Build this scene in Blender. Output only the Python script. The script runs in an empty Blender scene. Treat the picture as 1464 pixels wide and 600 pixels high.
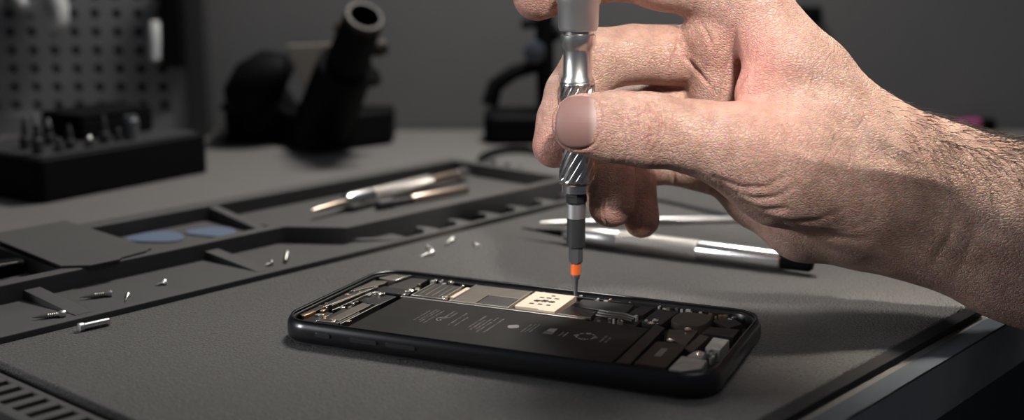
import bpy, bmesh, math, random
import numpy as np
from mathutils import Vector, Matrix
from mathutils.bvhtree import BVHTree
random.seed(7); np.random.seed(7)
S = 0.01                                  # everything below is written in centimetres
C = bpy.context.scene.collection
sc = bpy.context.scene

# ------------------------------------------------------------------ camera
F, PITCH, H = 1800.0, 0.20935, 12.4958
cp, sp = math.cos(PITCH), math.sin(PITCH)
cam = bpy.data.objects.new('camera', bpy.data.cameras.new('camera')); C.objects.link(cam)
cam.location = (0, 0, H * S); cam.rotation_euler = (math.pi / 2 - PITCH, 0, 0)
cam.data.sensor_width = 36; cam.data.lens = F / 1464 * 36
cam.data.clip_start = 0.01; cam.data.clip_end = 30
cam.data.dof.use_dof = True; cam.data.dof.focus_distance = 0.412; cam.data.dof.aperture_fstop = 7.0
sc.camera = cam

def G(px, py, z=0.0):                     # photo point -> point on the level plane z
    u = (300 - py) / F; x = (px - 732) / F
    d = (x, cp + u * sp, -sp + u * cp); s = (z - H) / d[2]
    return Vector((d[0] * s, d[1] * s, z))
def P(px, py, D):                         # photo point at distance D along the view -> world
    X = (px - 732) / F * D; Y = (300 - py) / F * D
    return Vector((X, D * cp + Y * sp, H - D * sp + Y * cp))
TH = math.radians(48.7)
Ux, Vx = Vector((math.cos(TH), math.sin(TH), 0)), Vector((-math.sin(TH), math.cos(TH), 0))
def UV(px, py, z):
    g = G(px, py, z); return g.dot(Ux), g.dot(Vx)
def uvw(u, v, z=0.0): return Ux * u + Vx * v + Vector((0, 0, z))

# ------------------------------------------------------------------ materials
def mat(name, col, rough=0.5, metal=0.0, bump=None, var=None, coat=0.0, spec=0.5, alpha=None, trans=0.0, sss=0.0):
    """bump = (kind, scale per cm, strength, distance cm); var = (scale per cm, amount)"""
    m = bpy.data.materials.new(name); m.use_nodes = True
    nt = m.node_tree; b = nt.nodes['Principled BSDF']
    c = (*col, 1)
    b.inputs['Base Color'].default_value = c; b.inputs['Roughness'].default_value = rough
    b.inputs['Metallic'].default_value = metal; b.inputs['Coat Weight'].default_value = coat
    b.inputs['Specular IOR Level'].default_value = spec
    if trans: b.inputs['Transmission Weight'].default_value = trans
    if alpha is not None: b.inputs['Alpha'].default_value = alpha
    tc = nt.nodes.new('ShaderNodeTexCoord'); mp = nt.nodes.new('ShaderNodeMapping')
    mp.inputs['Scale'].default_value = (100, 100, 100); nt.links.new(tc.outputs['Object'], mp.inputs['Vector'])
    if var:
        n = nt.nodes.new('ShaderNodeTexNoise'); n.inputs['Scale'].default_value = var[0]; n.inputs['Detail'].default_value = 5
        nt.links.new(mp.outputs[0], n.inputs['Vector'])
        mr = nt.nodes.new('ShaderNodeMapRange'); mr.inputs[1].default_value = .3; mr.inputs[2].default_value = .7
        mr.inputs[3].default_value = 1 - var[1]; mr.inputs[4].default_value = 1 + var[1]
        nt.links.new(n.outputs['Fac'], mr.inputs[0])
        mx = nt.nodes.new('ShaderNodeMix'); mx.data_type = 'RGBA'; mx.blend_type = 'MULTIPLY'; mx.inputs[0].default_value = 1
        mx.inputs[6].default_value = c; nt.links.new(mr.outputs[0], mx.inputs[7]); nt.links.new(mx.outputs[2], b.inputs['Base Color'])
    if bump:
        kind, scl, st, dist = bump
        if kind == 'noise':
            t = nt.nodes.new('ShaderNodeTexNoise'); t.inputs['Scale'].default_value = scl; t.inputs['Detail'].default_value = 4; o = t.outputs['Fac']
        elif kind == 'leather':
            t = nt.nodes.new('ShaderNodeTexVoronoi'); t.inputs['Scale'].default_value = scl; t.inputs['Randomness'].default_value = .85; o = t.outputs['Distance']
        elif kind == 'knurl':
            sx = nt.nodes.new('ShaderNodeSeparateXYZ'); nt.links.new(mp.outputs[0], sx.inputs[0])
            at = nt.nodes.new('ShaderNodeMath'); at.operation = 'ARCTAN2'; nt.links.new(sx.outputs['Y'], at.inputs[0]); nt.links.new(sx.outputs['Z'], at.inputs[1])
            res = []
            for sgn in (1, -1):
                ma = nt.nodes.new('ShaderNodeMath'); ma.operation = 'MULTIPLY'; ma.inputs[1].default_value = 18 * sgn; nt.links.new(at.outputs[0], ma.inputs[0])
                mb = nt.nodes.new('ShaderNodeMath'); mb.operation = 'MULTIPLY_ADD'; mb.inputs[1].default_value = scl; nt.links.new(sx.outputs['X'], mb.inputs[0]); nt.links.new(ma.outputs[0], mb.inputs[2])
                s_ = nt.nodes.new('ShaderNodeMath'); s_.operation = 'SINE'; nt.links.new(mb.outputs[0], s_.inputs[0]); res.append(s_)
            mm = nt.nodes.new('ShaderNodeMath'); mm.operation = 'MAXIMUM'; nt.links.new(res[0].outputs[0], mm.inputs[0]); nt.links.new(res[1].outputs[0], mm.inputs[1]); o = mm.outputs[0]; t = None
        if t is not None: nt.links.new(mp.outputs[0], t.inputs['Vector'])
        bp = nt.nodes.new('ShaderNodeBump'); bp.inputs['Strength'].default_value = st; bp.inputs['Distance'].default_value = dist * S
        nt.links.new(o, bp.inputs['Height']); nt.links.new(bp.outputs[0], b.inputs['Normal'])
    return m
M = dict(
    mat=mat('work mat rubber', (.092, .089, .086), .7, bump=('leather', 12, 1.0, .06), var=(13, .3), spec=.2),
    mat_edge=mat('shaded mat edge rubber', (.03, .03, .031), .7, spec=.1, bump=('noise', 9, .2, .02)),  # shadow on the mat's side put into a darker rubber colour
    tray=mat('tray rubber', (.076, .074, .073), .65, bump=('noise', 14, .12, .02), var=(.8, .04), spec=.18),
    bench=mat('bench laminate', (.13, .126, .122), .65, bump=('noise', 6, .12, .02), var=(.5, .03), spec=.2),
    bench_edge=mat('bench edge strip', (.07, .08, .092), .7, var=(.7, .04), spec=.05),
    fascia=mat('bench fascia', (.2, .2, .205), .6, var=(.6, .1)),
    wall=mat('wall paint', (.13, .13, .134), .8, bump=('noise', 2, .1, .05), var=(.12, .06)),
    floor=mat('floor concrete', (.05, .05, .05), .8, var=(.05, .1)),
    peg=mat('pegboard steel', (.21, .212, .22), .6, var=(.3, .1)),
    black=mat('black plastic', (.0045, .0045, .005), .6, spec=.08, bump=('noise', 20, .1, .01)),
    black_soft=mat('black rubber', (.007, .007, .008), .75, spec=.05),
    dark=mat('dark grey plastic', (.03, .03, .032), .5),
    slate=mat('slate grey steel', (.14, .15, .165), .42, metal=.6),
    socket=mat('anthracite sleeve', (.035, .036, .038), .5, metal=.3, bump=('noise', 40, .15, .01)),
    grey=mat('light grey rubber', (.55, .55, .55), .55),
    beige=mat('pale plate', (.24, .215, .185), .6, var=(.5, .1)),
    glass=mat('blue knob', (.05, .06, .075), .25),
    pink=mat('pink plastic', (.35, .06, .2), .5),
    steel=mat('brushed steel', (.72, .71, .70), .36, metal=1, bump=('noise', 25, .04, .01)),
    satin=mat('satin steel', (.62, .62, .62), .45, metal=1, bump=('noise', 60, .12, .01)),
    chrome=mat('polished steel', (.78, .77, .76), .24, metal=1),
    screw=mat('screw steel', (.4, .39, .37), .35, metal=1),
    barrel=mat('turned steel', (.8, .79, .78), .3, metal=1, bump=('noise', 25, .03, .01)),
    knurl=mat('knurled steel', (.74, .70, .65), .34, metal=1, bump=('knurl', 42, .8, .03)),
    warm=mat('champagne metal', (.62, .5, .4), .34, metal=1),
    orange=mat('orange anodised', (.85, .16, .035), .38),
    film=mat('blue plastic film', (.14, .18, .26), .4, alpha=.85),
    # phone
    pframe=mat('phone black frame', (.006, .0065, .008), .3, coat=.25, spec=.5),
    button=mat('side button', (.03, .03, .032), .3),
    pin=mat('phone inner black', (.006, .006, .006), .5),
    batt=mat('battery foil', (.0115, .0099, .0088), .55, spec=.08, bump=('noise', 1.6, .06, .03), var=(.8, .25)),
    shield=mat('shield bronze grey', (.125, .108, .09), .42, metal=.7, spec=.3, var=(1.5, .12)),
    shield_dark=mat('shield dark', (.045, .04, .037), .42, metal=.6, spec=.3, var=(1.5, .15)),
    cream=mat('cream gold plate', (.7, .56, .42), .5, metal=.1, bump=('noise', 30, .25, .015)),
    flex=mat('black flex cable', (.009, .008, .008), .42, var=(2, .2), spec=.25),
    brown=mat('brown module', (.03, .024, .02), .5, spec=.2),
    pale=mat('pale metal can', (.27, .265, .26), .5, metal=.4, bump=('noise', 9, .2, .02), var=(3, .2)),
    bright=mat('bright solder', (.8, .76, .7), .25, metal=1),
    gold=mat('gold contact', (.75, .5, .3), .3, metal=1),
    ink=mat('grey print', (.17, .155, .145), .6),
)

# ------------------------------------------------------------------ mesh helpers
class MB:
    def __init__(s, off=(0, 0, 0)): s.v = []; s.f = []; s.off = off
    def add(s, vs, fs):
        n = len(s.v); s.v += [tuple(p) for p in vs]; s.f += [tuple(i + n for i in q) for q in fs]; return s
    def box(s, x0, y0, z0, x1, y1, z1):
        return s.prism([(x0, y0), (x1, y0), (x1, y1), (x0, y1)], z0, z1)
    def prism(s, pts, z0, z1):
        n = len(pts)
        z0s = z0 if hasattr(z0, '__len__') else [z0] * n; z1s = z1 if hasattr(z1, '__len__') else [z1] * n
        vs = [(p[0], p[1], z0s[i]) for i, p in enumerate(pts)] + [(p[0], p[1], z1s[i]) for i, p in enumerate(pts)]
        a = sum(pts[i][0] * pts[(i + 1) % n][1] - pts[(i + 1) % n][0] * pts[i][1] for i in range(n))
        fs = [tuple(range(n - 1, -1, -1)), tuple(range(n, 2 * n))] + [(i, (i + 1) % n, (i + 1) % n + n, i + n) for i in range(n)]
        if a < 0: fs = [q[::-1] for q in fs]
        return s.add(vs, fs)
    def rings(s, rings, cap0=True, cap1=True, closed=False):
        n = len(rings[0]); k = len(rings); vs = [p for r in rings for p in r]; fs = []
        for i in range(k if closed else k - 1):
            j = (i + 1) % k
            fs += [(i * n + q, i * n + (q + 1) % n, j * n + (q + 1) % n, j * n + q) for q in range(n)]
        if not closed:
            if cap0: fs.append(tuple(range(n - 1, -1, -1)))
            if cap1: fs.append(tuple(range((k - 1) * n, k * n)))
        return s.add(vs, fs)
    def lathe(s, prof, p0=(0, 0, 0), ax=(0, 0, 1), seg=32, fn=None):   # prof [(t, r)]
        ax = Vector(ax).normalized(); e1 = ax.orthogonal().normalized(); e2 = ax.cross(e1); p0 = Vector(p0)
        R = []
        for t, r in prof:
            R.append([p0 + ax * t + (e1 * math.cos(a) + e2 * math.sin(a)) * (r if fn is None else fn(t, r, a)) for a in [2 * math.pi * i / seg for i in range(seg)]])
        return s.rings(R)
    def tube(s, path, r, seg=12):
        path = [Vector(p) for p in path]; R = []; e1 = None
        rs = r if hasattr(r, '__len__') else [r] * len(path)
        for i, p in enumerate(path):
            t = (path[min(i + 1, len(path) - 1)] - path[max(i - 1, 0)]).normalized()
            e1 = t.orthogonal().normalized() if e1 is None else (e1 - t * e1.dot(t)).normalized()
            e2 = t.cross(e1)
            R.append([p + (e1 * math.cos(a) + e2 * math.sin(a)) * rs[i] for a in [2 * math.pi * q / seg for q in range(seg)]])
        return s.rings(R)
    def build(s, name, m, parent=None, bevel=0.0, seg=2, smooth=True, angle=38):
        me = bpy.data.meshes.new(name); o_ = Vector(s.off)
        me.from_pydata([tuple((Vector(p) - o_) * S) for p in s.v], [], s.f)
        bm = bmesh.new(); bm.from_mesh(me)
        bmesh.ops.remove_doubles(bm, verts=bm.verts, dist=1e-7)
        bmesh.ops.recalc_face_normals(bm, faces=bm.faces)
        if bevel:
            es = [e for e in bm.edges if len(e.link_faces) == 2 and e.calc_face_angle(0) > math.radians(28)]
            bmesh.ops.bevel(bm, geom=es, offset=bevel * S, segments=seg, affect='EDGES', profile=.5, clamp_overlap=True)
        for f in bm.faces: f.smooth = smooth
        for e in bm.edges:
            e.smooth = not (len(e.link_faces) == 2 and e.calc_face_angle(0) > math.radians(angle))
        bm.to_mesh(me); bm.free()
        me.materials.append(M[m] if isinstance(m, str) else m)
        o = bpy.data.objects.new(name, me); C.objects.link(o)
        if parent is not None: o.parent = parent
        if bevel:
            w = o.modifiers.new('normals', 'WEIGHTED_NORMAL'); w.keep_sharp = True
        return o
def ring_mesh(prof, p0, ax, seg, off):
    m_ = MB(off).lathe(prof, p0, ax, seg); n = len(prof)
    r_ = [m_.v[i * seg:(i + 1) * seg] for i in range(n)]
    return MB(off).rings(r_, closed=True)
def tag(o, label=None, cat=None, group=None, kind=None):
    for k, v in (('label', label), ('category', cat), ('group', group), ('kind', kind)):
        if v: o[k] = v
    return o
def thing(name, label, cat, loc=(0, 0, 0), rotz=0.0, group=None):
    o = bpy.data.objects.new(name, None); o.empty_display_size = .01; C.objects.link(o)
    o.location = Vector(loc) * S; o.rotation_euler = (0, 0, rotz)
    return tag(o, label, cat, group)
def rrect(x0, y0, x1, y1, r, n=8):
    pts = []
    for cx, cy, a0 in ((x1 - r, y1 - r, 0), (x0 + r, y1 - r, 90), (x0 + r, y0 + r, 180), (x1 - r, y0 + r, 270)):
        for i in range(n + 1):
            a = math.radians(a0 + 90 * i / n); pts.append((cx + r * math.cos(a), cy + r * math.sin(a)))
    return pts

# ------------------------------------------------------------------ the setting
WALL_Y = 88.0
def struct(o): o['kind'] = 'structure'; return o
struct(MB().box(-110, WALL_Y, -75, 110, WALL_Y + 8, 90).build('wall_back', 'wall'))
struct(MB().box(-110, -60, -80, 110, WALL_Y + 8, -75).build('floor', 'floor'))

# bench
BE = 14.85
def uv2(u, v): q = uvw(u, v); return (q.x, q.y)
u_end = (WALL_Y - .3 - Vx.y * BE) / Ux.y
A0, A1 = uv2(-8, BE), uv2(u_end, BE)
bench = thing('workbench', 'grey workbench with a pale edge strip carrying the mat and the tools', 'workbench', (-20, 50, -.4))
MB((-20, 50, -.4)).prism([A0, A1, (-75, WALL_Y - .3), (-75, A0[1])], -2.0, -.4).build('bench_top', 'bench', bench)
e0, e1 = uv2(-8, BE - .06), uv2(u_end, BE - .06)
MB((-20, 50, -.4)).prism([uv2(-8, BE - .12), uv2(u_end - .2, BE - .12), uv2(u_end - .2, BE), uv2(-8, BE)], -2.3, -.47).build('front_panel', 'fascia', bench, .04)
MB((-20, 50, -.4)).prism([uv2(-8, BE - .12), uv2(u_end - .2, BE - .12), uv2(u_end - .2, BE + .62), uv2(-8, BE + .62)], -.47, -.385).build('edge_strip', 'bench_edge', bench, .02)
for lx, ly in ((-70, 10), (-70, 82), (38, 82), (-10, 12)):
    MB((-20, 50, -.4)).box(lx - 2, ly - 2, -75, lx + 2, ly + 2, -2.3).build('leg', 'fascia', bench, .2)

# ------------------------------------------------------------------ work mat
mo = (34, 26.5, -.4)
matx = thing('work_mat', 'dark grey textured rubber repair mat under the open phone', 'mat', uvw(*mo[:2], mo[2]), TH)
MB(mo).prism(rrect(17.2, 16.05, 60, 37.55, .25), -.4, 0).build('mat_surface', 'mat', matx, .09, 3)
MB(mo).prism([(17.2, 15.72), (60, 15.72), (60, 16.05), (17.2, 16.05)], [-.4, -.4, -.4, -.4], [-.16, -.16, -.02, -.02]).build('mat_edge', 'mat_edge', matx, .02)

# slotted rack in front of the mat's short edge
so = (16, 30, -.4)
rack = thing('slotted_rack', 'grey ribbed rack of narrow slots along the short end of the mat', 'rack', uvw(*so[:2], so[2]), TH)
m_ = MB(so)
m_.box(16.5, 20, -.4, 16.72, 37, 0); m_.box(15.15, 20, -.4, 15.5, 37, 0)
v = 36.55
while v > 20.2:
    m_.box(15.45, v - .2, -.4, 16.55, v + .2, -.005); v -= .735
m_.build('rack_body', 'tray', rack, .05)
MB(so).box(15.2, 20.05, -.42, 16.7, 36.9, -.36).build('rack_floor', 'black', rack)

# ------------------------------------------------------------------ parts tray
to = (34, 42.5, -.4)
RZ = .88
tray = thing('parts_tray', 'long dark grey rubber organizer tray with compartments along the mat', 'tray', uvw(*to[:2], to[2]), TH)
U0, U1 = 8.0, 49.4
# low front shelf, dropping into a row of tool slots at the far end
MB(to).box(U0, 37.6, -.4, 36.4, 48.0, .2).build('tray_floor', 'tray', tray, .06, 3)
MB(to).box(36.3, 39.0, -.4, U1, 48.0, .2).build('tray_floor', 'tray', tray, .03)
MB(to).box(36.3, 37.6, -.4, U1, 37.95, .2).build('front_lip', 'tray', tray, .06, 3)
MB(to).box(36.35, 37.9, -.4, U1 - .1, 39.05, -.1).build('slot_bed', 'black_soft', tray)  # shade down in the slots put into the colour as black
# inner rim wall with the jog
wall = [(U0, 41.12), (32.3, 41.12), (33.9, 38.98), (U1, 38.98), (U1, 39.5), (34.2, 39.5), (32.6, 41.7), (U0, 41.7)]
MB(to).prism(wall, -.1, RZ).build('inner_wall', 'tray', tray, .07, 3)
MB(to).prism([(U0, 47.05), (U1, 47.05), (U1, 48.0), (U0, 48.0)], .15, RZ).build('back_wall', 'tray', tray, .07, 3)
MB(to).prism([(48.75, 39.4), (U1, 39.4), (U1, 47.1), (48.75, 47.1)], .15, RZ - .01).build('end_wall', 'tray', tray, .05, 3)
MB(to).prism([(32.5, 43.0), (33.0, 43.0), (33.3, 47.1), (32.8, 47.1)], .15, [.4, .4, .8, .8]).build('divider', 'tray', tray, .05)
MB(to).prism([(22.6, 41.6), (23.0, 41.6), (23.2, 47.1), (22.8, 47.1)], .15, .78).build('divider', 'tray', tray, .05)
MB(to).prism([(27.2, 41.6), (27.5, 41.6), (27.5, 47.1), (27.2, 47.1)], .15, .5).build('divider', 'tray', tray, .05)
# raised bed under the long driver
MB(to).prism([(33.4, 44.6), (34.1, 41.7), (35.5, 40.3), (47.6, 40.3), (47.6, 45.6), (35.0, 46.0)], .15, .3).build('raised_bed', 'tray', tray, .06)
for u_ in (20.75, 28.35):
    MB(to).prism([(u_ + .15, 37.95), (u_ + .8, 37.95), (u_ + .64, 41.2), (u_, 41.2)], .15, [.22, .22, .55, .55]).build('ramp_divider', 'tray', tray, .06)
MB(to).prism([(33.9, 39.1), (34.4, 39.1), (36.2, 37.8), (35.6, 37.8)], .15, [.34, .34, .24, .24]).build('ramp_divider', 'tray', tray, .04)
for i in range(6):
    u_ = 37.75 + 2.0 * i
    MB(to).prism([(u_ - .5, 37.8), (u_ + .75, 37.8), (u_ + .3, 38.2), (u_ + .2, 38.75), (u_ - .12, 38.75), (u_ - .14, 38.2)], -.15, [.19, .19, .3, .3, .3, .3]).build('slot_tooth', 'tray', tray, .06)

# lid plate over a compartment
lid = thing('cover_plate', 'flat grey cover plate lying over a tray compartment beside the blue picks', 'cover', uvw(24.5, 44.5, RZ), TH)
MB((24.5, 44.5, RZ)).prism([(22.55, 41.7), (23.3, 41.0), (24.5, 41.0), (24.75, 41.2), (25.9, 41.4), (26.35, 41.75), (26.7, 48.65), (23.1, 48.55)], RZ, RZ + .1).build('plate', 'tray', lid, .04)

# ------------------------------------------------------------------ blue picks
def pick(u, v, rx, ry, rot, label):
    c = uvw(u, v)
    t = thing('opening_pick', label, 'opening pick', (c.x, c.y, .2), TH + rot, 'blue opening picks')
    pts = []
    for i in range(48):
        a = 2 * math.pi * i / 48
        rr = 1 + .1 * math.cos(3 * a)
        pts.append((rx * rr * math.cos(a), ry * rr * math.sin(a)))
    MB((0, 0, .2)).prism(pts, .21, .27).build('blade', 'film', t, .02)
    return t
pick(29.2, 45.75, 1.0, 1.2, .6, 'blue teardrop opening pick beside the cover plate')
pick(31.35, 44.75, .85, 1.15, .4, 'blue opening pick farther along the tray compartment, next to the divider')

# ------------------------------------------------------------------ lying pens / screws (built along local +x)
def lying(name, label, cat, a, b, z, group=None):
    """a, b: photo points of the two ends, z: axis height. Returns the Empty and the length."""
    A, B = G(*a, z), G(*b, z); d = B - A
    t = thing(name, label, cat, A, math.atan2(d.y, d.x), group)
    return t, d.length
X = (1, 0, 0)
# silver precision screwdriver in the tray
t, L = lying('precision_screwdriver', 'silver knurled precision screwdriver lying in the tray bed', 'screwdriver', (446, 301), (668, 246), .72)
MB().lathe([(0, .03), (.15, .05), (.3, .1), (L * .19, .17), (L * .2, .16)], ax=X).build('shaft', 'warm', t)
MB().lathe([(L * .19, .2), (L * .195, .36), (L * .215, .43), (L * .34, .43), (L * .35, .33)], ax=X).build('chuck', 'chrome', t)
MB().lathe([(L * .34, .33), (L * .35, .37), (L * .72, .36), (L * .73, .3)], ax=X).build('knurled_grip', 'knurl', t)
MB().lathe([(L * .72, .26), (L * .92, .24), (L * .93, .2)], ax=X).build('neck', 'warm', t)
MB().lathe([(L * .92, .22), (L * .925, .3), (L * .985, .3), (L, .22)], ax=X).build('end_cap', 'chrome', t)
# second tool
t, L = lying('precision_screwdriver', 'dark and champagne slim screwdriver lying in front of the silver knurled one', 'screwdriver', (538, 294), (669, 270), .5)
MB().lathe([(0, .14), (.1, .24), (.9, .24), (1.0, .16), (L * .38, .15)], ax=X).build('tip_holder', 'dark', t)
MB().lathe([(L * .37, .18), (L * .39, .22), (L * .97, .2), (L, .14)], ax=X).build('handle', 'warm', t)

# big tool behind the fingers
t, L = lying('steel_pick', 'long knurled steel pick with dark needle tip lying behind the fingertips', 'pick tool', (746, 326), (1162, 378), .42)
MB().lathe([(0, .03), (L * .06, .06), (L * .12, .13), (L * .17, .17)], ax=X).build('needle', 'black', t)
MB().lathe([(L * .16, .2), (L * .17, .3), (L * .3, .4), (L * .36, .41), (L * .365, .38)], ax=X).build('ferrule', 'steel', t)
MB().lathe([(L * .36, .39), (L * .37, .43), (L * .63, .43), (L * .64, .4)], ax=X).build('knurled_grip', 'knurl', t)
MB().lathe([(L * .635, .41), (L * .64, .43), (L * .9, .41), (L * .905, .34)], ax=X).build('handle', 'chrome', t)
MB().lathe([(L * .9, .36), (L * .905, .33), (L * .99, .3), (L, .2)], ax=X).build('end_cap', 'black', t)
t, L = lying('steel_probe', 'thin pale steel probe lying behind the knurled pick', 'probe', (772, 318), (1062, 313), .15)
MB().lathe([(0, .02), (1, .08), (L * .45, .12), (L * .46, .15), (L * .98, .15), (L, .1)], ax=X).build('rod', 'steel', t)
t, L = lying('pry_bar', 'flat black pry bar lying on the mat behind the pinky fingertip', 'pry bar', (925, 281), (1090, 318), .06)
m_ = MB(); m_.prism([(0, -.12), (1, -.3), (L, -.3), (L, .3), (1, .3), (0, .12)], -.06, [.0, .1, .1, .1, .1, .0]); m_.build('blade', 'dark', t, .03)

# screws
def screw(label, a, b, z, r_head, r_body, pointed=True, head_at='b', group='small loose screws', name='screw', flat_head=False):
    if head_at == 'a': a, b = b, a
    t, L = lying(name, label, 'screw', a, b, z + r_body, group)
    hl = min(.22, .3 * L)
    n = 9; prof = [(0, .008)] if pointed else [(0, r_body * .75)]
    l0 = L * (.45 if pointed else .06)
    prof.append((l0, r_body * .93))
    q = l0
    while q < L - hl - .02:
        prof += [(q, r_body * .78), (q + .03, r_body), (q + .06, r_body * .78)]; q += .065
    prof.append((L - hl, r_body * .9))
    MB().lathe(prof, ax=X, seg=16).build('shank', 'screw', t)
    hp = [(L - hl, r_body * .8), (L - hl * .35, r_head), (L - hl * .1, r_head), (L, r_head * .75)] if not flat_head else [(L - hl, r_head * .9), (L - hl * .9, r_head), (L - .03, r_head), (L, r_head * .85)]
    MB().lathe(hp, ax=X, seg=20).build('head', 'steel', t)
    return t
screw('long pointed screw with a stepped head by the ramp divider in the tray front', (45, 454), (94, 448), .2, .13, .09, True, 'b', flat_head=True)
screw('long smooth tapered screw lying in the middle of the tray front shelf', (113, 425), (160, 419), .2, .13, .1)
screw('tiny stubby screw standing nearest the tray front edge', (179, 430), (183, 421), .2, .1, .05)
screw('small flat-headed screw on the tray shelf next to the second ramp', (222, 407), (236, 404), .2, .15, .06)
screw('tiny bright domed screw in the far end of the tray shelf', (379, 379), (388, 376), .2, .12, .07)
screw('tiny upright oval screw in the far corner of the tray shelf', (408, 373), (411, 361), .2, .1, .09, False)
screw('short screw on the mat closest to the phone corner', (601, 366), (619, 361), 0, .13, .07)
screw('short screw on the mat touching the one closest to the phone', (609, 349), (616, 357), 0, .11, .06)
screw('short screw on the mat nearest the tray front edge', (634, 351), (648, 342), 0, .11, .07)
screw('short lone screw on the mat nearest the driver bit', (675, 345), (684, 353), 0, .11, .06)
# hollow pin
t, L = lying('steel_pin', 'hollow steel pin with a collar lying against the tray front edge', 'pin', (112, 468), (157, 458), .14)
MB().lathe([(.18, .08), (.2, .125), (L - .05, .12), (L, .07)], ax=X, seg=20).build('barrel', 'chrome', t)
MB().lathe([(0, .07), (.02, .15), (.16, .15), (.2, .1)], ax=X, seg=20).build('collar', 'steel', t)

# dark tool at the far left compartment
g = G(-10, 392, .35)
t = thing('pliers', 'black handled tool poking into the compartment at the tray end', 'pliers', (g.x, g.y, .2), TH)
m_ = MB(); m_.prism([(-4, -.5), (1.15, -.32), (1.3, 0), (1.15, .35), (-4, .6)], .05, [.9, .55, .5, .55, .95]); m_.build('grip', 'black', t, .14, 3)
MB().prism([(-4, -.52), (.8, -.42), (.8, -.36), (-4, -.46)], .5, [.78, .56, .56, .78]).build('steel_inlay', 'steel', t, .02)

# ------------------------------------------------------------------ things on the back of the bench
BZ = -.4
a, b = G(58, 293, BZ), G(301, 246, BZ); d = b - a; Lb = d.length
t = thing('bit_stand', 'black block stand holding small bits at the back of the bench', 'bit stand', (a.x, a.y, BZ), math.atan2(d.y, d.x))
MB().prism(rrect(0, 0, Lb, 7.5, .5), 0, 2.25).build('stand_body', 'black', t, .15, 3)
MB().prism(rrect(.35, .35, Lb - .35, 7.15, .35), 2.24, 2.34).build('top_plate', 'dark', t, .04)
bits = [(1.0, 1.3, 1.5, 'steel'), (2.2, 1.2, .5, 'dark'), (3.0, 1.4, .9, 'dark'), (4.0, 1.1, .4, 'steel'), (5.2, 1.4, 1.1, 'dark'), (1.6, 3.2, 1.2, 'dark'), (3.2, 3.4, 1.0, 'steel'), (6.2, 1.5, .5, 'dark')]
lb = ['silver bit standing at the near corner of the bit stand', 'low dark bit in the front row of the bit stand, second along', 'taller dark bit in the front row of the bit stand, third along',
      'low silver bit in the front row of the bit stand, fourth along', 'dark bit beside the slate post on the bit stand', 'dark bit in the rear row behind the near corner bit', 'silver bit in the rear row of the bit stand', 'low dark bit at the far end of the front row']
for (lx, ly, hh, mt), l_ in zip(bits, lb):
    w = Matrix.Rotation(math.atan2(d.y, d.x), 3, 'Z') @ Vector((lx, ly, 0)) + Vector((a.x, a.y, BZ + 2.34))
    q = thing('screwdriver_bit', l_, 'bit', w, 0, 'bits in the black stand')
    MB().lathe([(0, .3), (.5 * hh, .3), (.55 * hh, .18), (hh, .16)], seg=12).build('shank', 'dark', q)
    MB().lathe([(hh * .98, .15), (hh * 1.25, .12), (hh * 1.4, .05)], seg=12).build('tip', mt, q)
w = Matrix.Rotation(math.atan2(d.y, d.x), 3, 'Z') @ Vector((6.9, 1.3, 0)) + Vector((a.x, a.y, BZ + 2.34))
q = thing('driver_post', 'slate blue round post standing on the bit stand', 'post', w)
MB().lathe([(0, .42), (1.1, .42), (1.15, .36), (1.3, .36)], seg=20).build('post', 'slate', q)
w = Matrix.Rotation(math.atan2(d.y, d.x), 3, 'Z') @ Vector((7.3, 4.4, 0)) + Vector((a.x, a.y, BZ + 2.34))
q = thing('storage_case', 'low black case resting on the rear of the bit stand', 'case', w, math.atan2(d.y, d.x))
MB().prism(rrect(-2.4, -1.4, 2.6, 2.2, .3), 0, 1.1).build('case_body', 'black', q, .12)
MB().prism(rrect(-2.4, -1.4, 2.6, 2.2, .3), 1.12, 1.4).build('case_lid', 'black', q, .1)

# black tilted-tube holder (looks like a microscope head / iron holder)
def at_depth(px, py, y):                 # photo point on the upright plane at world y
    u = (300 - py) / F; x = (px - 732) / F; s = y / (cp + u * sp)
    return Vector((x * s, y, H + (-sp + u * cp) * s))
c = G(455, 210, BZ); cy0 = 79.0
t = thing('tool_holder', 'black tool holder with a tilted open tube and a rounded hood', 'holder', (at_depth(445, 200, cy0).x, cy0, BZ))
to_ = tuple((at_depth(445, 200, cy0).x, cy0, BZ))
def front(px, y): return at_depth(px, 200, y).x
base_pts = [(front(322, 82), 82), (G(335, 190, BZ).x, G(335, 190, BZ).y), (G(452, 221, BZ).x, G(452, 221, BZ).y), (G(562, 206, BZ).x, G(562, 206, BZ).y), (front(566, 84), 84)]
MB(to_).prism(base_pts, BZ, BZ + 2.3).build('base', 'black', t, .35, 3)
R = []
for i, (px, py, r) in enumerate([(350, 158, 1.2), (352, 140, 1.55), (366, 120, 1.75), (388, 106, 1.65), (408, 104, 1.25), (416, 108, .6)]):
    R.append((at_depth(px, py, 80.5), r))
MB(to_).tube([p for p, r in R], [r for p, r in R], 20).build('hood', 'black', t)
MB(to_).tube([at_depth(356, 172, 82), at_depth(400, 135, 81.5)], 1.7, 20).build('hood_base', 'black', t)
A_, B_ = at_depth(462, 180, 79.5), at_depth(521, 24, 73.5)
ax = (B_ - A_); LL = ax.length; ax.normalize()
MB(to_).lathe([(0, 1.9), (LL * .5, 1.75), (LL * .58, 1.7), (LL * .6, 1.3), (LL, 1.15), (LL + .05, .9), (LL - 1.6, .85)], A_, ax, 28).build('tube', 'black', t)
ring_mesh([(LL * .97, 1.16), (LL + .02, 1.18), (LL + .1, 1.1), (LL + .1, .92), (LL, .9), (LL * .97, .92)], A_, ax, 28, to_).build('tube_rim', 'brown', t)
for (px, py) in ((490, 42), (542, 68), (532, 112)):
    pp = at_depth(px, py, 77); MB(to_).lathe([(-.5, .4), (-.2, .55), (.2, .55), (.5, .4)], pp, (1, .2, .3), 14).build('knob', 'brown', t)
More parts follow.
